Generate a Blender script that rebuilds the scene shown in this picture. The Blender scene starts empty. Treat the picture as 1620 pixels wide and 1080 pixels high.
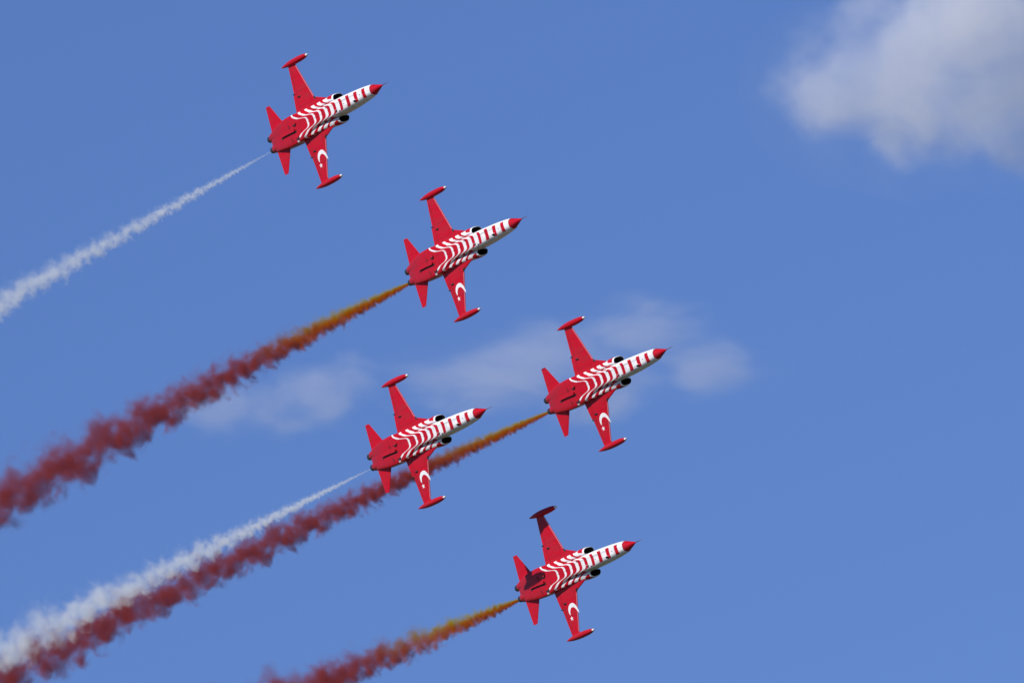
import bpy, bmesh, math, random
from mathutils import Vector, Matrix

scn = bpy.context.scene
COL = scn.collection
rad = math.radians

# ------------------------------------------------------------------ camera
FPX = 26100.0                 # focal length in pixels of the 1620 px wide photograph

ELEV, ROLL = rad(12), rad(15)
cam_loc = Vector((0, 0, 1.7))
fwd = Vector((0, math.cos(ELEV), math.sin(ELEV)))
up0 = Vector((0, -math.sin(ELEV), math.cos(ELEV)))
r0 = Vector((1, 0, 0))
cup = math.cos(ROLL) * up0 + math.sin(ROLL) * r0
crt = math.cos(ROLL) * r0 - math.sin(ROLL) * up0
CM = Matrix((crt, cup, -fwd)).transposed()          # camera axes -> world
cam_d = bpy.data.cameras.new("camera")
cam = bpy.data.objects.new("camera", cam_d)
COL.objects.link(cam)
cam.matrix_world = Matrix.Translation(cam_loc) @ CM.to_4x4()
cam_d.sensor_width = 36
cam_d.lens = FPX / 1620 * 36
cam_d.clip_start = 1
cam_d.clip_end = 60000
scn.camera = cam

# ------------------------------------------------------------------ sun, sky, exposure
SUN_CAM = Vector((-6.5, 5.05, 3.0)).normalized()    # direction to the sun in camera axes
SUN = (CM @ SUN_CAM).normalized()
sun_el = math.asin(SUN.z)
sun_az = math.atan2(SUN.x, SUN.y)
ld = bpy.data.lights.new("sun", 'SUN')
ld.energy = 4.7
ld.angle = rad(0.5)
ld.color = (1.0, 0.965, 0.92)
lo = bpy.data.objects.new("sun", ld)
COL.objects.link(lo)
lo.rotation_mode = 'QUATERNION'
lo.rotation_quaternion = SUN.to_track_quat('Z', 'Y')

w = bpy.data.worlds.new("World")
scn.world = w
w.use_nodes = True
nt = w.node_tree
bg = nt.nodes['Background']
sky = nt.nodes.new('ShaderNodeTexSky')
sky.sky_type = 'NISHITA'
sky.sun_disc = False
sky.sun_elevation = sun_el
sky.sun_rotation = sun_az
sky.altitude = 1500
sky.air_density = 1.0
sky.dust_density = 0.1
sky.ozone_density = 4.0
tint = nt.nodes.new('ShaderNodeMix')
tint.data_type = 'RGBA'
tint.blend_type = 'MULTIPLY'
tint.inputs[0].default_value = 1.0
tint.inputs[7].default_value = (0.93, 1.07, 1.54, 1)
nt.links.new(sky.outputs[0], tint.inputs[6])
nt.links.new(tint.outputs[2], bg.inputs[0])
bg.inputs[1].default_value = 0.067

vs = scn.view_settings
vs.view_transform = 'Standard'
vs.look = 'None'
vs.exposure = 0
vs.gamma = 1
vs.use_curve_mapping = False
scn.cycles.volume_bounces = 3
scn.cycles.max_bounces = 8
scn.cycles.volume_max_steps = 700
scn.cycles.use_denoising = True

# ------------------------------------------------------------------ helpers
def link(o, parent=None):
    COL.objects.link(o)
    if parent is not None:
        o.parent = parent
    return o

def mesh_obj(name, verts, faces, mats, parent=None, smooth=True, sharp=None, mi=None):
    me = bpy.data.meshes.new(name)
    me.from_pydata([tuple(v) for v in verts], [], faces)
    if not isinstance(mats, (list, tuple)):
        mats = [mats]
    for m in mats:
        me.materials.append(m)
    if mi:
        for p, k in zip(me.polygons, mi):
            p.material_index = k
    bm = bmesh.new()
    bm.from_mesh(me)
    bmesh.ops.recalc_face_normals(bm, faces=bm.faces)
    bm.to_mesh(me)
    bm.free()
    me.polygons.foreach_set('use_smooth', [smooth] * len(me.polygons))
    if smooth and sharp:
        me.set_sharp_from_angle(angle=rad(sharp))
    me.update()
    return link(bpy.data.objects.new(name, me), parent)

def loft(rings, cap0=True, cap1=True, closed=True):
    n = len(rings[0])
    V = [v for r in rings for v in r]
    F = []
    m = n if closed else n - 1
    for i in range(len(rings) - 1):
        for j in range(m):
            a, b = i * n + j, i * n + (j + 1) % n
            F.append((a, b, b + n, a + n))
    if cap0:
        F.append(tuple(range(n - 1, -1, -1)))
    if cap1:
        F.append(tuple((len(rings) - 1) * n + j for j in range(n)))
    return V, F

def merge(*parts):
    V, F = [], []
    for v, f in parts:
        o = len(V)
        V += list(v)
        F += [tuple(i + o for i in q) for q in f]
    return V, F

def P(s, y, z):                # station aft of the nose tip -> aircraft axes
    return Vector((7.0 - s, y, z))

def lerp(a, b, t):
    return a + (b - a) * t

def catmull(keys, t):
    """keys: list of (t, [values]) ; monotone-ish smooth interpolation"""
    if t <= keys[0][0]:
        return list(keys[0][1])
    if t >= keys[-1][0]:
        return list(keys[-1][1])
    for i in range(len(keys) - 1):
        if keys[i][0] <= t <= keys[i + 1][0]:
            break
    t0, t1 = keys[i][0], keys[i + 1][0]
    u = (t - t0) / (t1 - t0)
    out = []
    for k in range(len(keys[0][1])):
        v0, v1 = keys[i][1][k], keys[i + 1][1][k]
        def slope(j):
            if j <= 0 or j >= len(keys) - 1:
                jj = min(max(j, 0), len(keys) - 2)
                return (keys[jj + 1][1][k] - keys[jj][1][k]) / (keys[jj + 1][0] - keys[jj][0])
            a = (keys[j][1][k] - keys[j - 1][1][k]) / (keys[j][0] - keys[j - 1][0])
            b = (keys[j + 1][1][k] - keys[j][1][k]) / (keys[j + 1][0] - keys[j][0])
            return 0 if a * b <= 0 else 2 * a * b / (a + b)
        m0, m1 = slope(i) * (t1 - t0), slope(i + 1) * (t1 - t0)
        out.append((2*u**3-3*u*u+1)*v0 + (u**3-2*u*u+u)*m0 + (-2*u**3+3*u*u)*v1 + (u**3-u*u)*m1)
    return out

def chaikin(poly, it=3, w_=0.25):
    for _ in range(it):
        q = []
        n = len(poly)
        for i in range(n):
            a, b = poly[i], poly[(i + 1) % n]
            q.append((lerp(a[0], b[0], w_), lerp(a[1], b[1], w_)))
            q.append((lerp(a[0], b[0], 1 - w_), lerp(a[1], b[1], 1 - w_)))
        poly = q
    return poly

# ------------------------------------------------------------------ materials
def new_mat(name):
    m = bpy.data.materials.new(name)
    m.use_nodes = True
    return m, m.node_tree, m.node_tree.nodes, m.node_tree.links, m.node_tree.nodes['Principled BSDF']

def mth(N, L, op, a, b=None, c=None, clamp=False):
    n = N.new('ShaderNodeMath')
    n.operation = op
    n.use_clamp = clamp
    for i, v in enumerate((a, b, c)):
        if v is None:
            continue
        if isinstance(v, (int, float)):
            n.inputs[i].default_value = v
        else:
            L.new(v, n.inputs[i])
    return n.outputs[0]

def mixc(N, L, f, a, b, mode='MIX'):
    n = N.new('ShaderNodeMix')
    n.data_type = 'RGBA'
    n.blend_type = mode
    if isinstance(f, (int, float)):
        n.inputs[0].default_value = f
    else:
        L.new(f, n.inputs[0])
    for i, v in ((6, a), (7, b)):
        if isinstance(v, tuple):
            n.inputs[i].default_value = (*v, 1)
        else:
            L.new(v, n.inputs[i])
    return n.outputs[2]

RED = (0.50, 0.003, 0.016)
RED_D = (0.50, 0.006, 0.022)
WHITE = (0.80, 0.79, 0.79)

def weather(N, L, col, amt=0.22):
    """grime, streaks along the airflow and panel lines on painted skin"""
    tc = N.new('ShaderNodeTexCoord')
    mp = N.new('ShaderNodeMapping')
    mp.inputs['Scale'].default_value = (0.35, 2.2, 2.2)
    L.new(tc.outputs['Object'], mp.inputs[0])
    no = N.new('ShaderNodeTexNoise')
    no.inputs['Scale'].default_value = 1.6
    no.inputs['Detail'].default_value = 6
    no.inputs['Roughness'].default_value = 0.62
    L.new(mp.outputs[0], no.inputs['Vector'])
    mr = N.new('ShaderNodeMapRange')
    mr.inputs[1].default_value = 0.42
    mr.inputs[2].default_value = 0.75
    mr.inputs[3].default_value = 0
    mr.inputs[4].default_value = amt
    L.new(no.outputs[0], mr.inputs[0])
    col = mixc(N, L, mr.outputs[0], col, (0.10, 0.05, 0.05))
    # panel joints: thin dark lines across and along
    sp = N.new('ShaderNodeSeparateXYZ')
    L.new(tc.outputs['Object'], sp.inputs[0])
    def lines(src, period, off, width):
        a = mth(N, L, 'ADD', src, off)
        a = mth(N, L, 'PINGPONG', a, period / 2)
        return mth(N, L, 'LESS_THAN', a, width)
    l1 = lines(sp.outputs[0], 1.37, 0.31, 0.013)
    l2 = lines(sp.outputs[1], 0.93, 0.20, 0.010)
    ln = mth(N, L, 'MAXIMUM', l1, l2)
    ln = mth(N, L, 'MULTIPLY', ln, 0.55)
    return mixc(N, L, ln, col, (0.05, 0.01, 0.015)), no.outputs[0]

def paint(name, col, rough=0.38, amt=0.34):
    m, t, N, L, b = new_mat(name)
    c, n = weather(N, L, col, amt)
    L.new(c, b.inputs['Base Color'])
    r = mth(N, L, 'MULTIPLY_ADD', n, 0.2, rough - 0.1)
    L.new(r, b.inputs['Roughness'])
    b.inputs['Coat Weight'].default_value = 0.0
    b.inputs['Specular IOR Level'].default_value = 0.12
    b.inputs['Coat Roughness'].default_value = 0.25
    return m

def plain(name, col, rough=0.5, metal=0.0):
    m, t, N, L, b = new_mat(name)
    tc = N.new('ShaderNodeTexCoord')
    no = N.new('ShaderNodeTexNoise')
    no.inputs['Scale'].default_value = 5
    no.inputs['Detail'].default_value = 4
    L.new(tc.outputs['Object'], no.inputs['Vector'])
    f = mth(N, L, 'MULTIPLY', no.outputs[0], 0.5)
    c = mixc(N, L, f, col, tuple(x * 0.55 for x in col))
    L.new(c, b.inputs['Base Color'])
    b.inputs['Roughness'].default_value = rough
    b.inputs['Metallic'].default_value = metal
    return m

M_RED = paint('red_paint', RED)
M_WHITE = paint('white_paint', WHITE, 0.42, 0.12)
M_DARK = plain('duct_black', (0.012, 0.012, 0.014), 0.7)
M_HEAT = plain('heat_stained_steel', (0.10, 0.095, 0.09), 0.42, 0.8)
M_STEEL = plain('bright_steel', (0.35, 0.34, 0.33), 0.35, 0.85)
M_GLASS = plain('canopy_glass', (0.02, 0.022, 0.025), 0.06)
M_GLINT = plain('painted_edge_glint', (0.66, 0.20, 0.23), 0.35)  # paler red, sun glint on the wing edge put into the colour
M_LENS = plain('lamp_lens', (0.85, 0.84, 0.80), 0.15)
M_PROBE = plain('probe_metal', (0.16, 0.04, 0.05), 0.4)

def striped():
    """red skin with the swept white bands of the belly, worked out from the aircraft's own axes"""
    m, t, N, L, b = new_mat('striped_paint')
    tc = N.new('ShaderNodeTexCoord')
    sp = N.new('ShaderNodeSeparateXYZ')
    L.new(tc.outputs['Object'], sp.inputs[0])
    s = mth(N, L, 'SUBTRACT', 7.0, sp.outputs[0])
    ay = mth(N, L, 'ABSOLUTE', sp.outputs[1])
    # sweep of a band as a function of |y|
    fc = N.new('ShaderNodeFloatCurve')
    cv = fc.mapping.curves[0]
    pts = [(0, 0.0), (.20, .01), (.28, .06), (.34, .16), (.38, .30), (.42, .44), (.46, .56), (.54, .68), (.62, .78), (.72, .90), (.85, .97), (1, 1.0)]
    cv.points[0].location = pts[0]
    cv.points[1].location = pts[-1]
    for p in pts[1:-1]:
        cv.points.new(*p)
    fc.mapping.update()
    L.new(ay, fc.inputs['Value'])
    g = mth(N, L, 'MULTIPLY', fc.outputs[0], 1.64)
    h = N.new('ShaderNodeMapRange')
    h.inputs[1].default_value = 4.1
    h.inputs[2].default_value = 5.6
    h.inputs[3].default_value = 0.34
    h.inputs[4].default_value = 1.0
    L.new(s, h.inputs[0])
    g = mth(N, L, 'MULTIPLY', g, h.outputs[0])
    # slight waviness of the hand painted edge
    no = N.new('ShaderNodeTexNoise')
    no.inputs['Scale'].default_value = 1.3
    no.inputs['Detail'].default_value = 1
    L.new(tc.outputs['Object'], no.inputs['Vector'])
    wv = mth(N, L, 'MULTIPLY_ADD', no.outputs[0], 0.12, -0.06)
    u = mth(N, L, 'SUBTRACT', s, g)
    u = mth(N, L, 'ADD', u, wv)
    # bands
    nose = [(1.78, 2.25), (2.56, 3.04), (3.33, 3.79), (4.09, 4.50)]
    aft_ = [(4.80, 5.16), (5.46, 5.78), (6.18, 6.44), (6.90, 7.12), (7.72, 7.89)]
    cr = N.new('ShaderNodeValToRGB')
    cr.color_ramp.interpolation = 'CONSTANT'
    el = cr.color_ramp.elements
    el[0].position = 0
    el[0].color = (1, 1, 1, 1)
    el[1].position = 1.50 / 10
    el[1].color = (0, 0, 0, 1)
    for a, c in nose:
        e = el.new(a / 10); e.color = (1, 1, 1, 1)
        e = el.new(c / 10); e.color = (0, 0, 0, 1)
    u10 = mth(N, L, 'MULTIPLY', u, 0.1)
    L.new(u10, cr.inputs[0])
    # the after bands keep their breadth where they sweep along the chine: height map of each band, cut at a varying level
    c2 = N.new('ShaderNodeValToRGB')
    c2.color_ramp.interpolation = 'LINEAR'
    el = c2.color_ramp.elements
    el[0].position = .465
    el[0].color = (0, 0, 0, 1)
    el[1].position = .83
    el[1].color = (0, 0, 0, 1)
    def put(p, v):
        e = el.new(p / 10); e.color = (v, v, v, 1)
    for k, (a, c) in enumerate(aft_):
        put(a, .5); put((a + c) / 2, 1); put(c, .5)
        if k < 4:
            put((c + aft_[k + 1][0]) / 2, 0)
    L.new(u10, c2.inputs[0])
    bu = mth(N, L, 'MULTIPLY_ADD', ay, 1 / .24, -.56 / .24)
    bu = mth(N, L, 'MULTIPLY', bu, bu)
    bu = mth(N, L, 'SUBTRACT', 1.0, bu, clamp=True)
    T = mth(N, L, 'MULTIPLY_ADD', bu, -.08, .52)
    b2 = mth(N, L, 'GREATER_THAN', c2.outputs[0], T)
    band = mth(N, L, 'MAXIMUM', cr.outputs[0], b2)
    # ahead of the intakes the sides stay white
    side = mth(N, L, 'GREATER_THAN', sp.outputs[2], mth(N, L, 'MULTIPLY_ADD', s, -0.085, -0.19))
    side2 = mth(N, L, 'GREATER_THAN', ay, mth(N, L, 'MULTIPLY_ADD', s, 0.03, 0.245))
    side = mth(N, L, 'MAXIMUM', side, side2)
    ahead = mth(N, L, 'LESS_THAN', s, 5.22)
    sw = mth(N, L, 'MULTIPLY', side, ahead)
    band = mth(N, L, 'MAXIMUM', band, sw)
    # the back is red behind the cockpit
    back = mth(N, L, 'GREATER_THAN', sp.outputs[2], 0.42)
    aft = mth(N, L, 'GREATER_THAN', s, 5.2)
    keep = mth(N, L, 'SUBTRACT', 1.0, mth(N, L, 'MULTIPLY', back, aft))
    band = mth(N, L, 'MULTIPLY', band, keep)
    c = mixc(N, L, band, RED, WHITE)
    c, n = weather(N, L, c, 0.2)
    so = N.new('ShaderNodeMapRange')           # soot and oil round the engine bay
    so.inputs[1].default_value = 8.5
    so.inputs[2].default_value = 13.2
    so.inputs[3].default_value = 0.0
    so.inputs[4].default_value = 0.55
    L.new(s, so.inputs[0])
    c = mixc(N, L, mth(N, L, 'MULTIPLY', so.outputs[0], n), c, (0.09, 0.025, 0.03))
    L.new(c, b.inputs['Base Color'])
    L.new(mth(N, L, 'MULTIPLY_ADD', n, 0.2, 0.28), b.inputs['Roughness'])
    b.inputs['Coat Weight'].default_value = 0.0
    b.inputs['Specular IOR Level'].default_value = 0.12
    b.inputs['Coat Roughness'].default_value = 0.25
    return m
M_STRIPE = striped()

# ------------------------------------------------------------------ one aircraft, built around its own axes
# half section points: belly centre, belly edge, lower side, upper side, shoulder, spine
FUS = [
    (1.12, [-.42, .17, -.42, .350, -.24, .345, .06, .15, .23, .23]),
    (1.60, [-.53, .20, -.53, .405, -.32, .405, .09, .17, .32, .32]),
    (2.20, [-.63, .25, -.63, .445, -.41, .450, .13, .20, .40, .40]),
    (3.00, [-.71, .30, -.71, .475, -.48, .490, .18, .24, .50, .50]),
    (4.00, [-.77, .36, -.77, .500, -.55, .520, .22, .27, .58, .58]),
    (5.00, [-.80, .39, -.80, .475, -.62, .530, .27, .28, .62, .62]),
    (6.00, [-.82, .40, -.82, .470, -.64, .540, .30, .28, .64, .64]),
    (7.00, [-.83, .42, -.83, .500, -.66, .620, .32, .28, .64, .64]),
    (8.00, [-.84, .58, -.84, .720, -.70, .780, .32, .30, .64, .64]),
    (9.00, [-.84, .80, -.84, .880, -.74, .870, .32, .33, .62, .62]),
    (9.80, [-.82, .84, -.82, .910, -.70, .880, .32, .35, .60, .60]),
    (10.8, [-.75, .80, -.75, .885, -.62, .860, .31, .35, .57, .57]),
    (11.7, [-.62, .68, -.62, .820, -.46, .800, .29, .35, .52, .52]),
    (12.4, [-.48, .58, -.48, .730, -.33, .710, .25, .35, .44, .44]),
    (12.9, [-.32, .40, -.32, .540, -.20, .520, .18, .28, .32, .32]),
]
def fus_ring(s):
    zb, yb, zb2, yc, zc, yd, zd, ye, ze, zt = catmull(FUS, s)
    half = [(yb, zb2), (yc, zc), (yd, zd), (ye, ze)]
    poly = [(0.0, zb)] + half + [(0.0, zt)] + [(-y, z) for y, z in reversed(half)]
    return [P(s, y, z) for y, z in chaikin(poly, 3)]

def belly_z(s, y):
    """lowest skin height of the fuselage at a station"""
    r = fus_ring(s)
    best = None
    n = len(r)
    for i in range(n):
        a, b = r[i], r[(i + 1) % n]
        if (a.y - y) * (b.y - y) <= 0 and abs(a.y - b.y) > 1e-6:
            t = (y - a.y) / (b.y - a.y)
            z = lerp(a.z, b.z, t)
            best = z if best is None else min(best, z)
    return best

def circ(s, y0, z0, ry, rz, n=32, f=1.0):
    return [P(s, y0 + ry * math.cos(2 * math.pi * k / n) * f, z0 + rz * math.sin(2 * math.pi * k / n) * f) for k in range(n)]

# wing outline: y -> (leading edge station, trailing edge station)
WING_Y = [(0.40, 5.35, 9.36), (0.88, 5.72, 9.28), (0.98, 5.98, 9.265), (1.12, 6.40, 9.24), (1.28, 6.88, 9.22), (1.34, 6.96, 9.21), (1.95, 7.22, 9.10),
          (1.97, 7.23, 9.00), (2.6, 7.50, 8.92), (3.2, 7.76, 8.85), (3.78, 8.01, 8.78)]
WZ = -0.43
def wing_at(y):
    for (a, l0, t0), (b, l1, t1) in zip(WING_Y, WING_Y[1:]):
        if a <= y <= b:
            u = (y - a) / (b - a)
            return lerp(l0, l1, u), lerp(t0, t1, u)
    return WING_Y[-1][1:]
XI = [0, .006, .02, .05, .1, .18, .3, .42, .55, .68, .8, .9, 1.0]
def thick(xi, y, chord):
    tmax = lerp(.085, .026, min(1, max(0, (y - .5) / 3.2)))
    return tmax * (2.1 * math.sqrt(max(xi, 0)) * (1 - xi) ** 0.9) * 0.86 + 0.004 * (1 - xi) + .003
def wing_low(s, y):
    l, t = wing_at(y)
    xi = min(1, max(0, (s - l) / (t - l)))
    return WZ - thick(xi, y, t - l)

def airfoil_ring(y, l, t, z, tf, side, vertical=False):
    up_, lo_ = [], []
    for xi in XI:
        s = l + (t - l) * xi
        d = tf(xi)
        if vertical:
            up_.append(P(s, d, y)); lo_.append(P(s, -d, y))
        else:
            up_.append(P(s, side * y, z + d)); lo_.append(P(s, side * y, z - d))
    return up_ + lo_[::-1]

def strip_on(path, width, zf, h):
    """thin raised strip following a list of (s, y) on a lower surface"""
    V, F = [], []
    n = len(path)
    for i, (s, y) in enumerate(path):
        a = path[max(0, i - 1)]
        b = path[min(n - 1, i + 1)]
        d = Vector((b[0] - a[0], b[1] - a[1])).normalized()
        nx, ny = -d.y, d.x
        w_ = width[i] if isinstance(width, list) else width
        for sg in (-1, 1):
            ss, yy = s + nx * w_ * sg / 2, y + ny * w_ * sg / 2
            V.append(P(ss, yy, zf(ss, yy)))
            V.append(P(ss, yy, zf(ss, yy) - h))
    for i in range(n - 1):
        a, b = i * 4, i * 4 + 4
        F += [(a + 1, a + 3, b + 3, b + 1), (a, a + 1, b + 1, b), (a + 2, b + 2, b + 3, a + 3), (a, b, b + 2, a + 2)]
    F += [(0, 2, 3, 1), ((n - 1) * 4, (n - 1) * 4 + 1, (n - 1) * 4 + 3, (n - 1) * 4 + 2)]
    return V, F

def fill_shape(outline, zf, off, thickness=0.004):
    """flat marking cut finely so that it lies on a curved lower surface"""
    bm = bmesh.new()
    vs_ = [bm.verts.new((s, y, 0)) for s, y in outline]
    bm.faces.new(vs_)
    bm.normal_update()
    bmesh.ops.triangulate(bm, faces=bm.faces[:])
    for _ in range(2):
        bmesh.ops.subdivide_edges(bm, edges=[e for e in bm.edges if e.calc_length() > .12], cuts=1)
        bmesh.ops.triangulate(bm, faces=[f for f in bm.faces if len(f.verts) > 3])
    bm.verts.ensure_lookup_table()
    bm.verts.index_update()
    n = len(bm.verts)
    V = []
    for k in (0, 1):
        for v in bm.verts:
            V.append(P(v.co.x, v.co.y, zf(v.co.x, v.co.y) - off - k * thickness))
    F = []
    for f in bm.faces:
        q = [v.index for v in f.verts]
        F.append(tuple(q)); F.append(tuple(i + n for i in reversed(q)))
    for e in bm.edges:
        if len(e.link_faces) == 1:
            a, b = e.verts[0].index, e.verts[1].index
            F.append((a, b, b + n, a + n))
    bm.free()
    return V, F

def build_jet():
    root = link(bpy.data.objects.new('jet_aircraft', None))
    root.empty_display_size = 2
    # fuselage
    ss = [1.12, 1.3, 1.5, 1.75] + [2 + .25 * k for k in range(43)] + [12.75, 12.9]
    rings = [fus_ring(s) for s in ss if s <= 12.9]
    # nacelle fairings at the tail, one round each engine
    parts = [loft(rings)]
    for sd in (-1, 1):
        nr = []
        for s, r, y, z in [(11.0, .30, .38, -.25), (11.6, .345, .36, -.24), (12.2, .335, .35, -.19), (12.6, .315, .345, -.13), (12.85, .30, .345, -.09), (13.05, .27, .345, -.055)]:
            nr.append(circ(s, sd * y, z, r * 1.0, r * 1.02, 32))
        parts.append(loft(nr))
    V, F = merge(*parts)
    fus = mesh_obj('fuselage', V, F, M_STRIPE, root, True, 40)
    # canopy (on the far side in the photograph) and its frame
    cv_ = []
    for s, wd, h in [(2.55, .04, .02), (2.75, .20, .14), (3.1, .29, .30), (3.6, .34, .43), (4.2, .35, .46), (4.8, .31, .38), (5.4, .22, .22), (5.9, .08, .06)]:
        zb = catmull(FUS, s)[9] - .14
        cv_.append([P(s, wd * math.cos(math.pi * k / 16), zb + (h + .14) * math.sin(math.pi * k / 16)) for k in range(17)])
    V, F = loft(cv_)
    mesh_obj('canopy', V, F, M_GLASS, fus, True, 50)
    # nose cone and pitot probe
    nc = []
    for s, r in [(0.0, .012), (.03, .020), (.15, .050), (.3, .095), (.5, .154), (.7, .212), (.9, .268), (1.04, .303), (1.121, .322)]:
        u = s / 1.12
        nc.append(circ(s, 0, -.115 + u * .02, r * 1.0, r * 1.0, 40))
    V, F = loft(nc)
    cone = mesh_obj('nose_cone', V, F, M_RED, root, True, 40)
    V, F = loft([circ(-.62, 0, -.115, .009, .009, 10), circ(-.3, 0, -.115, .016, .016, 10), circ(.02, 0, -.115, .024, .024, 10)])
    mesh_obj('pitot_probe', V, F, M_PROBE, cone)
    # intakes: D shaped trunks with a real duct
    for sd in (-1, 1):
        def dsec(s, yi, yo, zl, zh, shrink=0.0, box=0.0):
            zc_ = (zl + zh) / 2
            ka, kb = lerp(.62, .9, box), lerp(.42, .14, box)
            poly = [(yi + shrink, zl + shrink), (lerp(yi, yo, ka), zl + shrink), (yo - shrink, lerp(zl, zc_, kb)), (yo - shrink, lerp(zh, zc_, .42)),
                    (lerp(yi, yo, .62), zh - shrink), (yi + shrink, zh - shrink)]
            return [P(s, sd * y, z) for y, z in chaikin(poly, 3)]
        outer = [(5.05, .50, .905, -.42, .30), (5.12, .49, .93, -.455, .32), (5.35, .48, .95, -.48, .34), (5.8, .46, .94, -.53, .36, 0, .2), (6.6, .44, .88, -.60, .37, 0, .5), (7.3, .42, .85, -.66, .37, 0, .8),
                 (8.0, .41, .84, -.735, .37, 0, 1), (8.6, .40, .85, -.77, .36, 0, 1), (9.4, .38, .85, -.70, .34, 0, 1), (10.2, .36, .78, -.5, .28, 0, .6)]
        ro = [dsec(*q) for q in outer]
        # rake the mouth: lower lip a little further aft than the upper lip
        def rake(r, k):
            return [Vector((v.x + k * (v.z + .06) + .10 * k * 0, v.y, v.z)) for v in r]
        ro[0] = rake(ro[0], .16); ro[1] = rake(ro[1], .16); ro[2] = rake(ro[2], .08)
        inner = [dsec(5.05, .50, .905, -.42, .30, .018), dsec(5.2, .50, .915, -.43, .31, .03), dsec(6.6, .46, .90, -.40, .30, .05)]
        inner[0] = rake(inner[0], .16); inner[1] = rake(inner[1], .16)
        Va, Fa = loft(ro, False, True)
        Vb, Fb = loft([ro[0], inner[0]], False, False)
        mesh_obj('air_intake', *merge((Va, Fa), (Vb, Fb)), M_STRIPE, root, True, 35)
        du = bpy.context.scene.collection.objects[-1] if False else None
        Vc, Fc = loft(inner, False, True)
        duct = mesh_obj('intake_duct', Vc, Fc, M_DARK, None, True, 35)
        duct.parent = [c for c in root.children if c.name.startswith('air_intake')][-1]
    # wings
    for sd in (-1, 1):
        rings = []
        for y, l, t in WING_Y:
            rings.append(airfoil_ring(y, l, t, WZ, lambda xi, y=y, c=t - l: thick(xi, y, c), sd))
        V, F = loft(rings)
        wing = mesh_obj('wing', V, F, M_RED, root, True, 40)
        # aileron and flap: lines where they part from the wing, as dark gaps just under the skin
        def low(s, y, sd=sd):
            return wing_low(s, abs(y))
        hinge = []
        for k in range(9):
            y = lerp(2.0, 3.35, k / 8)
            l, t = wing_at(y)
            hinge.append((lerp(l, t, .80), sd * y))
        mesh_obj('aileron_gap', *strip_on(hinge, .012, low, .003), M_DARK, wing, False)
        hinge = []
        for k in range(7):
            y = lerp(1.0, 1.93, k / 6)
            l, t = wing_at(y)
            hinge.append((lerp(l, t, .80) + .05, sd * y))
        mesh_obj('flap_gap', *strip_on(hinge, .010, low, .003), M_DARK, wing, False)
        # pale strip painted as sunlight glinting along the leading edge
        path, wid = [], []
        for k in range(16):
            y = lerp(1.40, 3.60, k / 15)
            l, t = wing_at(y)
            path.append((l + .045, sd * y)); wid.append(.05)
        mesh_obj('leading_edge_glint', *strip_on(path, wid, low, .005), M_GLINT, wing, False)
        # hinge fairings (pointed blisters under the wing)
        for (s_, y_, ln_, w_) in ((8.48, 1.76, .42, .12), (9.00, 2.02, .30, .09)):
            rr = []
            for u, k in [(0, .05), (.15, .5), (.35, .9), (.55, 1), (.8, .6), (1, .08)]:
                s1 = s_ - ln_ / 2 + ln_ * u
                rr.append([P(s1, sd * y_ + w_ / 2 * k * math.cos(2 * math.pi * q / 12), low(s1, y_) - .005 + w_ * .55 * k * math.sin(2 * math.pi * q / 12)) for q in range(12)])
            mesh_obj('hinge_fairing', *loft(rr), M_DARK, wing)
        # notch where the root extension meets the leading edge
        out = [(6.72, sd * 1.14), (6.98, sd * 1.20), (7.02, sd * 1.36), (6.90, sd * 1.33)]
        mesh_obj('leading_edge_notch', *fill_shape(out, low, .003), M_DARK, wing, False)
        # small drain hole near the tip
        out = [(8.52 + .035 * math.cos(a * .785), sd * 3.30 + .03 * math.sin(a * .785)) for a in range(8)]
        mesh_obj('drain_hole', *fill_shape(out, low, .003), M_DARK, wing, False)
        # tip tank with lamp
        ty, tz = 3.88, -.41
        prof = [(6.50, .03), (6.56, .075), (6.66, .115), (6.85, .155), (7.15, .188), (7.6, .205), (8.1, .205), (8.5, .188), (8.9, .145), (9.25, .085), (9.5, .03), (9.545, .008)]
        def tring(s, r):
            return [P(s, sd * ty + sd * 0.02 * 0 + r * .92 * math.cos(2 * math.pi * q / 28), tz + r * 1.12 * math.sin(2 * math.pi * q / 28) * (1.0)) for q in range(28)]
        tank = mesh_obj('tip_tank', *loft([tring(*q) for q in prof]), M_RED, root, True, 50)
        lens = [tring(6.44, .012), tring(6.455, .045), tring(6.50, .075), tring(6.57, .092), tring(6.60, .05)]
        mesh_obj('position_lamp', *loft(lens), M_LENS, tank)
        # tailplane
        rings = []
        for y, l, t in [(.30, 10.72, 12.62), (.75, 11.06, 12.58), (1.4, 11.52, 12.54), (2.12, 12.03, 12.50), (2.18, 12.09, 12.49)]:
            tm = lerp(.045, .014, (y - .3) / 1.9)
            rings.append(airfoil_ring(y, l, t, -.32, lambda xi, tm=tm: tm * 2.1 * math.sqrt(xi) * (1 - xi) * .9 + .003, sd))
        mesh_obj('tailplane', *loft(rings), M_RED, root, True, 40)
        # exhaust nozzle
        nz = [circ(12.8, sd * .345, -.02, .235, .235), circ(13.05, sd * .345, -.02, .232, .232), circ(13.18, sd * .342, 0, .222, .222), circ(13.5, sd * .34, .0, .195, .195),
              circ(13.5, sd * .34, .0, .182, .182), circ(13.2, sd * .345, .0, .185, .185)]
        V, F = loft(nz)
        mi = [0] * len(F)
        for i in range(len(F)):
            band_ = i // 32
            if i < 32 * 5:
                mi[i] = 1 if band_ <= 1 else (0 if band_ == 2 else 2)
        mi[-1] = 2
        mesh_obj('exhaust_nozzle', V, F, [M_HEAT, M_STEEL, M_DARK], root, True, 35, mi)
    # fin and rudder (hidden above the fuselage)
    rings = []
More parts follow.
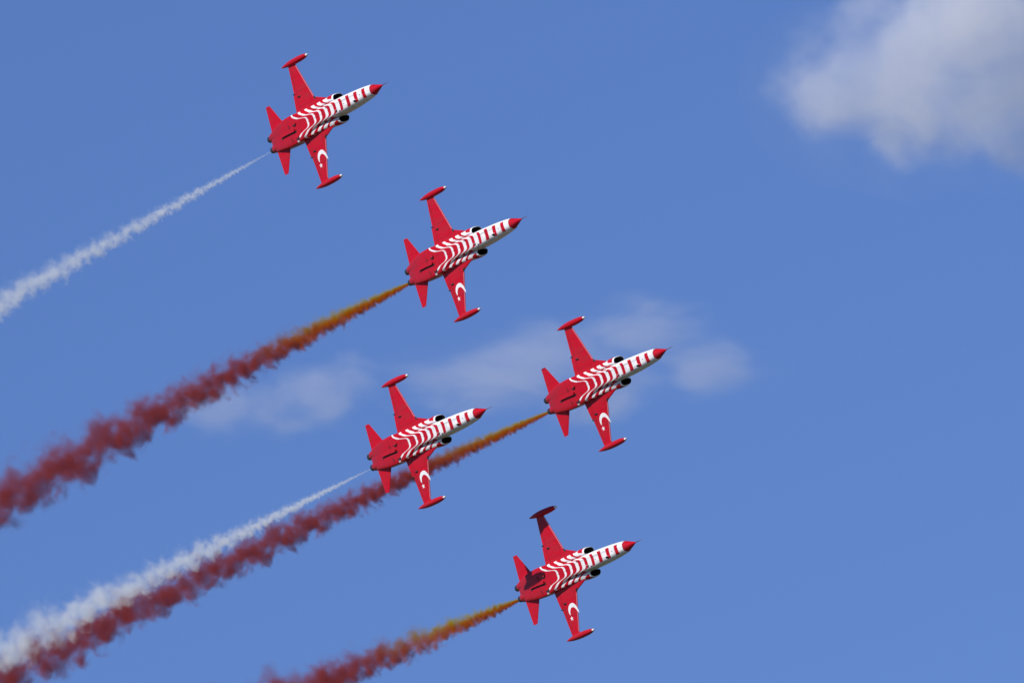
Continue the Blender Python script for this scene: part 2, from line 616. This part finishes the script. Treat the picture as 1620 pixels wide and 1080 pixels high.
    for z, l, t in [(.35, 9.4, 12.75), (.7, 10.1, 12.85), (1.6, 11.1, 13.02), (2.45, 12.0, 13.15), (2.55, 12.2, 13.16)]:
        tm = lerp(.07, .025, (z - .35) / 2.2)
        rings.append(airfoil_ring(z, l, t, 0, lambda xi, tm=tm: tm * 2.1 * math.sqrt(xi) * (1 - xi) * .9 + .003, 1, True))
    mesh_obj('tail_fin', *loft(rings), M_RED, root, True, 40)

    # ---- belly fittings
    # arrester hook: raised red spine with a dark slot beside it
    def bz(s, y):
        return belly_z(s, y)
    hk = [(9.35, .10), (9.75, .10), (10.2, .095), (10.7, .09), (11.05, .09)]
    mesh_obj('arrester_hook', *strip_on(hk, [.13, .11, .085, .075, .07], bz, .11), M_RED, root, False)
    hs = [(9.30, .205), (9.55, .21), (9.8, .185), (10.2, .165), (10.7, .155), (11.1, .15)]
    mesh_obj('hook_recess', *fill_shape([(9.22, .15), (9.25, .25), (9.6, .27), (9.85, .215), (10.4, .20), (11.05, .19), (11.08, .30), (11.16, .30), (11.18, .05), (11.08, .04), (11.06, .12), (9.8, .14)], bz, .003), M_DARK, fus, False)
    for sd in (-1, 1):
        c0 = .17
        # cooling scoops
        rr = []
        sy = c0 + sd * .43
        for u, k in [(0, .85), (.3, 1), (.6, .8), (1, .1)]:
            s1 = 9.14 + .34 * u
            rr.append([P(s1, sy + .085 * k * math.cos(2 * math.pi * q / 14), bz(s1, sy) - .01 + .075 * k * math.sin(2 * math.pi * q / 14)) for q in range(14)])
        V, F = loft(rr)
        mi = [0] * len(F)
        mi[-2] = 1
        mesh_obj('cooling_scoop', V, F, [M_RED, M_DARK], root, True, 40, mi)
        out = [(9.10, sy - .05), (9.13, sy + .08), (9.36, sy + .11), (9.44, sy + .05), (9.36, sy - .02)]
        mesh_obj('scoop_mouth', *fill_shape(out, lambda s, y: bz(s, y) - .06, .003), M_DARK, root, False)
        yy = c0 + sd * .42 
        mesh_obj('cooling_louvre', *strip_on([(10.02, yy - .13), (9.98, yy - .04), (9.93, yy + .02), (9.95, yy + .12)], [.03, .05, .045, .02], bz, .02), M_DARK, root, False)
    # blade aerials, cannon trough vents and drain fittings on the nose underside
    def blade(name, s_, y_, ln_, h_, mat):
        z0 = bz(s_, y_) + .01
        V = [P(s_, y_ - .012, z0), P(s_, y_ + .012, z0), P(s_ + ln_, y_ + .012, z0), P(s_ + ln_, y_ - .012, z0),
             P(s_ + ln_ * .45, y_ - .006, z0 - h_), P(s_ + ln_ * .45, y_ + .006, z0 - h_), P(s_ + ln_, y_ + .006, z0 - h_), P(s_ + ln_, y_ - .006, z0 - h_)]
        F = [(0, 1, 2, 3), (4, 5, 6, 7), (0, 1, 5, 4), (1, 2, 6, 5), (2, 3, 7, 6), (3, 0, 4, 7)]
        mesh_obj(name, V, F, mat, root, False)
    blade('blade_aerial', 2.42, .16, .22, .15, M_WHITE)
    blade('blade_aerial', 4.45, .20, .20, .12, M_WHITE)
    for (s_, y_, r_) in ((2.62, .22, .07), (4.30, .34, .05), (5.55, -.27, .045), (2.02, -.02, .03), (3.70, .05, .028), (8.75, .28, .03), (1.60, -.27, .035)):
        out = [(s_ + r_ * 1.5 * math.cos(a * .785), y_ + r_ * .8 * math.sin(a * .785)) for a in range(8)]
        mesh_obj('access_port', *fill_shape(out, bz, .003), M_DARK, fus, False)
    # nose wheel door and main wheel door seams
    for yd in (-.15, .17):
        mesh_obj('wheel_door_seam', *strip_on([(2.55, yd), (3.3, yd), (4.1, yd)], .010, bz, .004), M_DARK, fus, False)
    mesh_obj('wheel_door_seam', *strip_on([(5.9, .0), (6.6, .0), (7.4, .0), (7.9, .0)], .010, bz, .004), M_DARK, fus, False)

    # ---- crescent and star under the port wing, each laid on the skin
    def lowp(s, y):
        return wing_low(s, abs(y))
    white = M_WHITE
    cs, cy, r1x, r1y = 7.86, 2.30, .56, .50         # outer circle in (s, y)
    oc = []
    import math as _m
    # traced in wing axes: crescent opens outboard, horns by the leading edge and by mid chord
    outer_c = [(7.36, 2.62), (7.36, 2.36), (7.43, 2.12), (7.57, 1.93), (7.75, 1.86), (7.95, 1.87), (8.14, 1.94), (8.29, 2.07), (8.37, 2.23), (8.37, 2.40), (8.30, 2.53)]
    inner_c = [(8.24, 2.44), (8.20, 2.31), (8.10, 2.19), (7.97, 2.12), (7.82, 2.11), (7.67, 2.16), (7.56, 2.27), (7.48, 2.45)]
    def smooth_open(pts, n=3):
        for _ in range(n):
            q = [pts[0]]
            for a, b in zip(pts, pts[1:]):
                q += [(lerp(a[0], b[0], .25), lerp(a[1], b[1], .25)), (lerp(a[0], b[0], .75), lerp(a[1], b[1], .75))]
            q.append(pts[-1])
            pts = q
        return pts
    shape = smooth_open(outer_c, 2) + smooth_open(inner_c, 2)
    wp = [c for c in root.children if c.name.startswith('wing')][-1]
    mesh_obj('crescent', *fill_shape(shape, lowp, .003), white, wp, False)
    st = []
    for k in range(10):
        r = .165 if k % 2 == 0 else .068
        a = math.pi * k / 5 + math.pi / 2 * 1.0
        st.append((8.25 + r * 1.12 * math.cos(a), 2.74 + r * math.sin(a) * -1))
    mesh_obj('star', *fill_shape(st, lowp, .003), white, wp, False)
    return root

proto = build_jet()

def copy_tree(o, parent=None):
    c = o.copy()
    COL.objects.link(c)
    c.parent = parent
    for ch in list(o.children):
        if ch.name in COPY_SET:
            copy_tree(ch, c)
    return c
COPY_SET = set()
def collect(o):
    COPY_SET.add(o.name)
    for ch in o.children:
        collect(ch)
collect(proto)

# ------------------------------------------------------------------ placing things seen along a line of sight
def ray(u, v):
    return Vector(((u - 810) / FPX, -(v - 540) / FPX, -1.0))
def align(d):
    return Vector((0, 0, -1)).rotation_difference(d.normalized()).to_matrix()
def to_world(p):
    return cam_loc + CM @ p

JETS = [
    ((515.12, 183.88), 25.865, (0.5128, 0.2739, 0.8136, 0.2754, -0.9501, 0.1462, 0.8131, 0.1491, -0.5627), 1006.0,
     'red and white striped jet trailing white smoke, uppermost of the five in the sky'),
    ((733.78, 394.21), 25.988, (0.5179, 0.2680, 0.8124, 0.2665, -0.9529, 0.1444, 0.8129, 0.1417, -0.5649), 1003.0,
     'red and white striped jet trailing orange-red smoke, just below the uppermost jet'),
    ((958.45, 598.81), 26.200, (0.5384, 0.3249, 0.7775, 0.2564, -0.9421, 0.2161, 0.8027, 0.0830, -0.5905), 1000.0,
     'red and white striped jet farthest right, in front of the thin middle cloud'),
    ((675.87, 690.54), 26.035, (0.5272, 0.2920, 0.7980, 0.2425, -0.9517, 0.1881, 0.8144, 0.0944, -0.5726), 999.5,
     'red and white striped jet whose wing crosses in front of a red smoke trail'),
    ((910.98, 899.19), 26.258, (0.5309, 0.2929, 0.7952, 0.2327, -0.9527, 0.1956, 0.8149, 0.0812, -0.5739), 1000.0,
     'lowest red and white striped jet, its upper wing tip and tail darkened by shadow'),
]
jet_mats = []
for i, ((u, v), sc, R9, D, label) in enumerate(JETS):
    o = proto if i == 0 else copy_tree(proto)
    R = Matrix((R9[0:3], R9[3:6], R9[6:9]))
    d = ray(u, v)
    k = sc * D / FPX
    Rc = (align(d) @ R).to_quaternion().to_matrix()
    M = Matrix.Translation(to_world(d * D)) @ (CM @ Rc).to_4x4() @ Matrix.Scale(k, 4)
    o.matrix_world = M
    jet_mats.append(M)
    o['label'] = label
    o['category'] = 'jet'
    o['group'] = 'display jets flying in formation'

# ------------------------------------------------------------------ smoke trails
def smoke_mat(name, L3, R0, A, PW, bulge, white, dens, seed, fade=0.0, yellow=(0.30, 0.55)):
    Rm = R0 + A * (L3 * .5) ** PW
    kx = 1.05 / (A * PW * (L3 * .5) ** (PW - 1))     # noise cells stay in proportion to the trail's width
    m = bpy.data.materials.new(name)
    m.use_nodes = True
    t = m.node_tree
    N, L = t.nodes, t.links
    N.clear()
    out = N.new('ShaderNodeOutputMaterial')
    pv = N.new('ShaderNodeVolumePrincipled')
    L.new(pv.outputs[0], out.inputs['Volume'])
    tc = N.new('ShaderNodeTexCoord')
    sp = N.new('ShaderNodeSeparateXYZ')
    L.new(tc.outputs['Object'], sp.inputs[0])
    x = mth(N, L, 'MAXIMUM', sp.outputs[0], 0.001)
    xn = mth(N, L, 'MULTIPLY', x, 1 / L3)
    R = mth(N, L, 'POWER', x, PW)
    R = mth(N, L, 'MULTIPLY_ADD', R, A, R0)
    zc = mth(N, L, 'MULTIPLY', xn, mth(N, L, 'SUBTRACT', 1.0, xn))
    zc = mth(N, L, 'MULTIPLY', zc, 4 * bulge)
    ze = mth(N, L, 'SUBTRACT', sp.outputs[2], zc)
    eta = mth(N, L, 'DIVIDE', sp.outputs[1], R)
    zet = mth(N, L, 'DIVIDE', ze, R)
    xi = mth(N, L, 'LOGARITHM', R, math.e)
    xi = mth(N, L, 'MULTIPLY', xi, kx)
    xi = mth(N, L, 'ADD', xi, seed)
    n1 = N.new('ShaderNodeTexNoise')
    n1.noise_dimensions = '1D'
    n1.inputs['Scale'].default_value = 0.55
    n1.inputs['Detail'].default_value = 1.5
    L.new(xi, n1.inputs['W'])
    me_ = mth(N, L, 'SUBTRACT', n1.outputs[0], 0.5)
    zet = mth(N, L, 'MULTIPLY_ADD', me_, 1.5 if white else 1.1, zet)
    cb = N.new('ShaderNodeCombineXYZ')
    L.new(xi, cb.inputs[0]); L.new(eta, cb.inputs[1]); L.new(zet, cb.inputs[2])
    no = N.new('ShaderNodeTexNoise')
    no.inputs['Scale'].default_value = 1.4
    no.inputs['Detail'].default_value = 3.0
    no.inputs['Roughness'].default_value = 0.47
    no.inputs['Distortion'].default_value = 0.25
    L.new(cb.outputs[0], no.inputs['Vector'])
    n = mth(N, L, 'SUBTRACT', no.outputs[0], 0.5)
    # squared so that the upper (lee) edge is soft and ragged, the lower one crisp
    rho = mth(N, L, 'SQRT', mth(N, L, 'ADD', mth(N, L, 'MULTIPLY', eta, eta), mth(N, L, 'MULTIPLY', zet, zet)))
    f = mth(N, L, 'SUBTRACT', 1.0, rho)
    amp = mth(N, L, 'MULTIPLY', xn, 3.0, clamp=True)      # the jet of smoke is smooth at first, then breaks into billows
    amp = mth(N, L, 'MULTIPLY_ADD', amp, 1.3, 1.7)
    f = mth(N, L, 'ADD', mth(N, L, 'MULTIPLY', n, amp), f)
    soft = mth(N, L, 'MULTIPLY_ADD', zet, 0.5, 0.95)
    soft = mth(N, L, 'MAXIMUM', soft, 0.6)
    f = mth(N, L, 'DIVIDE', f, soft, clamp=True)
    f = mth(N, L, 'MULTIPLY', f, f)
    D = mth(N, L, 'DIVIDE', dens, R)
    if fade:
        D = mth(N, L, 'MULTIPLY', D, mth(N, L, 'MULTIPLY_ADD', xn, -fade, 1.0))
    if not white:
        D = mth(N, L, 'MULTIPLY', D, mth(N, L, 'MAXIMUM', 1.0, mth(N, L, 'MULTIPLY_ADD', xn, -3.5, 2.2)))
    if white:
        D = mth(N, L, 'MULTIPLY', D, mth(N, L, 'MULTIPLY_ADD', x, 0.16, 0.25, clamp=True))
    D = mth(N, L, 'MULTIPLY', D, f)
    L.new(D, pv.inputs['Density'])
    if white:
        pv.inputs['Color'].default_value = (0.955, 0.975, 0.965, 1)
        pv.inputs['Anisotropy'].default_value = -0.1
    else:
        # burnt dye: orange where it leaves the engine with yellow on its upper side, settling to red
        r1 = N.new('ShaderNodeMapRange')
        r1.interpolation_type = 'SMOOTHSTEP'
        r1.inputs[1].default_value = yellow[0]
        r1.inputs[2].default_value = yellow[1]
        L.new(mth(N, L, 'MULTIPLY_ADD', n, 0.25, xn), r1.inputs[0])
        r2 = N.new('ShaderNodeMapRange')
        r2.interpolation_type = 'SMOOTHSTEP'
        r2.inputs[1].default_value = -0.40
        r2.inputs[2].default_value = 0.60
        L.new(mth(N, L, 'MULTIPLY_ADD', n, 0.8, zet), r2.inputs[0])
        young = mixc(N, L, r2.outputs[0], (0.60, 0.145, 0.005), (0.48, 0.41, 0.005))
        old = mixc(N, L, 0.5, (0.35, 0.058, 0.050), (0.40, 0.062, 0.048))
        c = mixc(N, L, r1.outputs[0], young, old)
        L.new(c, pv.inputs['Color'])
        pv.inputs['Anisotropy'].default_value = -0.1
    m.cycles.volume_step_rate = 0.035
    return m

def trail(jet, end_px, R0, A, PW, bulge, white, dens, seed, label, extra=6.0, fade=0.0, yellow=(0.3, 0.55), start_px=None):
    M = jet_mats[jet]
    p0 = M @ P(13.5, .34, 0)
    inv = CM.transposed()
    c0 = inv @ (p0 - cam_loc)
    D0 = -c0.z
    u0, v0 = 810 + c0.x / D0 * FPX, 540 - c0.y / D0 * FPX
    # the trail leads straight back along the flight path
    ax = (M.to_3x3() @ Vector((-1, 0, 0))).normalized()
    recede = -(inv @ ax).z                            # metres away from the camera per metre of trail
    du, dv = end_px[0] - u0, end_px[1] - v0
    lpx = math.hypot(du, dv)
    L3 = lpx / (FPX / D0) / math.sqrt(1 - recede ** 2)
    for _ in range(6):
        D1 = D0 + L3 * recede
        c1 = ray(*end_px) * D1
        got = (c1 - c0).length
        L3 *= 1.0
        if abs(got - L3) < 1e-3:
            break
        L3 = got
    X = (CM @ (c1 - c0)).normalized()
    L3 = (c1 - c0).length
    Z = (CM @ Vector((0, 1, 0)))
    Z = (Z - X * Z.dot(X)).normalized()
    Y = Z.cross(X)
    mat = smoke_mat('white_smoke' if white else 'red_smoke', L3, R0, A, PW, bulge, white, dens, seed, fade, yellow)
    Lm = L3 + extra
    rings = []
    nr, ns = 90, 24
    rnd = random.Random(int(seed * 10))
    for i in range(nr + 1):
        x = Lm * (i / nr) ** 1.4
        R = R0 + A * x ** PW
        zc = 4 * bulge * (x / L3) * (1 - x / L3)
        rr = R * (0.9 if i == 0 else 1.5)
        ring = []
        for q in range(ns):
            a = 2 * math.pi * q / ns
            up_ = 1.0 + .12 * max(0, math.sin(a))
            ring.append(Vector((x, rr * math.cos(a), zc + rr * up_ * math.sin(a))))
        rings.append(ring)
    V, F = loft(rings)
    o = mesh_obj('smoke_trail', V, F, mat)
    R3 = Matrix((X, Y, Z)).transposed()
    o.matrix_world = Matrix.Translation(p0) @ R3.to_4x4()
    o['label'] = label
    o['category'] = 'smoke trail'
    o['group'] = 'smoke trails behind the jets'
    o['kind'] = 'thing'
    return o

trail(0, (0, 476), .05, .033, 0.95, 0.0, True, 0.62, 3.1, 'thin white smoke trail running from the uppermost jet to the left edge')
trail(1, (0, 788), .08, .115, 0.70, .30, False, 2.0, 11.7, 'long red smoke trail turning orange behind the second jet from the top', yellow=(.14, .42))
trail(2, (0, 1070), .08, .100, 0.66, .35, False, 2.0, 23.2, 'red smoke trail passing behind the wing of another jet, beneath white smoke', yellow=(.08, .27))
trail(3, (0, 1024), .05, .030, 1.02, -.05, True, 0.8, 37.9, 'white smoke trail lying along the upper edge of a red trail')
trail(4, (440, 1100), .08, .128, 0.72, -.05, False, 2.0, 51.4, 'short orange-red smoke trail of the lowest jet, cut by the bottom edge', yellow=(.26, .68), extra=10)

# ------------------------------------------------------------------ clouds, far behind the jets
CD = 6000.0
def cloud(name, label, px, rx, ry, rz, dens, seed, scale, thr, lobes, aniso=-0.1, gain=3.2):
    """soft volume; lobes are (x, y, z, r) in units of the cloud's own half size"""
    m = bpy.data.materials.new('cloud_vapour')
    m.use_nodes = True
    t = m.node_tree
    N, L = t.nodes, t.links
    N.clear()
    out = N.new('ShaderNodeOutputMaterial')
    pv = N.new('ShaderNodeVolumePrincipled')
    L.new(pv.outputs[0], out.inputs['Volume'])
    pv.inputs['Color'].default_value = (0.995, 0.99, 0.99, 1)
    pv.inputs['Anisotropy'].default_value = aniso
    tc = N.new('ShaderNodeTexCoord')
    no = N.new('ShaderNodeTexNoise')
    no.inputs['Scale'].default_value = scale
    no.inputs['Detail'].default_value = 6
    no.inputs['Roughness'].default_value = 0.56
    no.inputs['Distortion'].default_value = 0.7
    mp = N.new('ShaderNodeMapping')
    mp.inputs['Location'].default_value = (seed, seed * .7, seed * .3)
    L.new(tc.outputs['Object'], mp.inputs[0])
    L.new(mp.outputs[0], no.inputs['Vector'])
    wn = N.new('ShaderNodeTexNoise')
    wn.inputs['Scale'].default_value = 1.7
    wn.inputs['Detail'].default_value = 3
    L.new(mp.outputs[0], wn.inputs['Vector'])
    wv = N.new('ShaderNodeVectorMath')
    wv.operation = 'SUBTRACT'
    L.new(wn.outputs['Color'], wv.inputs[0])
    wv.inputs[1].default_value = (.5, .5, .5)
    ws = N.new('ShaderNodeVectorMath')
    ws.operation = 'MULTIPLY_ADD'
    L.new(wv.outputs[0], ws.inputs[0])
    ws.inputs[1].default_value = (.9, .9, .9)
    L.new(tc.outputs['Object'], ws.inputs[2])
    f = None
    for (lx, ly, lz, lr) in lobes:
        vd = N.new('ShaderNodeVectorMath')
        vd.operation = 'DISTANCE'
        L.new(ws.outputs[0], vd.inputs[0])
        vd.inputs[1].default_value = (lx, ly, lz)
        a = mth(N, L, 'MULTIPLY_ADD', vd.outputs['Value'], -1 / lr, 1.0)
        a = mth(N, L, 'MAXIMUM', a, 0.0)
        f = a if f is None else mth(N, L, 'SMOOTH_MAX', f, a, 0.25)
    g = mth(N, L, 'SUBTRACT', no.outputs[0], thr)
    g = mth(N, L, 'MULTIPLY', g, gain)
    f2 = mth(N, L, 'MULTIPLY_ADD', f, 1.5, g)
    gate = mth(N, L, 'MULTIPLY', f, 2.0, clamp=True)
    gate = mth(N, L, 'MULTIPLY', gate, gate)
    f2 = mth(N, L, 'MULTIPLY', f2, gate, clamp=True)
    f2 = mth(N, L, 'MULTIPLY', f2, dens)
    L.new(f2, pv.inputs['Density'])
    m.cycles.volume_step_rate = 0.25
    # lumpy closed hull
    bm = bmesh.new()
    bmesh.ops.create_icosphere(bm, subdivisions=4, radius=1)
    for vv in bm.verts:
        d = vv.co.normalized()
        r = 0.05
        for (lx, ly, lz, lr) in lobes:      # ray from the centre to the far side of every lobe
            c = Vector((lx, ly, lz))
            b = d.dot(c)
            q = b * b - c.length_squared + (lr * 1.12) ** 2
            if q > 0:
                r = max(r, b + math.sqrt(q))
        vv.co = d * min(r, 1.6)
    me = bpy.data.meshes.new(name)
    bm.to_mesh(me); bm.free()
    me.materials.append(m)
    o = link(bpy.data.objects.new(name, me))
    c = ray(*px) * CD
    k = CD / FPX
    o.matrix_world = Matrix.Translation(to_world(c)) @ CM.to_4x4() @ Matrix.Diagonal((rx * k, ry * k, rz * k, 1))
    o['label'] = label
    o['category'] = 'cloud'
    o['group'] = 'clouds in the blue sky'
    o['kind'] = 'thing'
    return o

cloud('cloud', 'large pale puffy cloud filling the upper right corner of the sky', (1466, 105), 205, 200, 200, .027, 4.0, 2.0, .50,
      [(-.66, -.18, 0, .72), (.3, .30, .1, 1.05), (-.15, -.22, 0, .78), (.4, -.15, 0, .80), (.95, .0, 0, .85), (-.32, -.55, .1, .42), (-.45, .40, -.1, .45), (.9, -.55, 0, .48)], gain=3.2)
cloud('cloud', 'faint wispy cloud stretched out behind the jet farthest right', (930, 585), 330, 150, 200, .0125, 9.0, 2.1, .50,
      [(-.5, -.10, 0, .55), (-.2, .12, 0, .50), (.2, .40, 0, .45), (.52, .05, 0, .44), (.0, -.2, 0, .50), (-.6, -.35, 0, .35)], gain=4.6)
cloud('cloud', 'small faint cloud patch beneath the long red smoke trail', (435, 632), 170, 110, 150, .0135, 15.0, 1.9, .50,
      [(-.5, -.1, 0, .62), (-.05, -.2, 0, .6), (.4, .05, 0, .6), (.65, .4, 0, .4)], gain=3.4)

# ------------------------------------------------------------------ ground far below, out to the horizon
def ground():
    m, t, N, L, b = new_mat('dry_grassland')
    tc = N.new('ShaderNodeTexCoord')
    no = N.new('ShaderNodeTexNoise')
    no.inputs['Scale'].default_value = 0.01
    no.inputs['Detail'].default_value = 8
    L.new(tc.outputs['Object'], no.inputs['Vector'])
    L.new(mixc(N, L, no.outputs[0], (0.035, 0.055, 0.02), (0.09, 0.085, 0.05)), b.inputs['Base Color'])
    b.inputs['Roughness'].default_value = 0.95
    n = 64
    V = [Vector((0, 0, 0))]
    F = []
    rs = [50, 400, 2000, 8000, 30000]
    for r in rs:
        V += [Vector((r * math.cos(2 * math.pi * k / n), r * math.sin(2 * math.pi * k / n), 0)) for k in range(n)]
    for k in range(n):
        F.append((0, 1 + k, 1 + (k + 1) % n))
    for j in range(len(rs) - 1):
        for k in range(n):
            a, c = 1 + j * n + k, 1 + j * n + (k + 1) % n
            F.append((a, a + n, c + n, c))
    o = mesh_obj('ground', V, F, m, None, False)
    o['kind'] = 'structure'
ground()
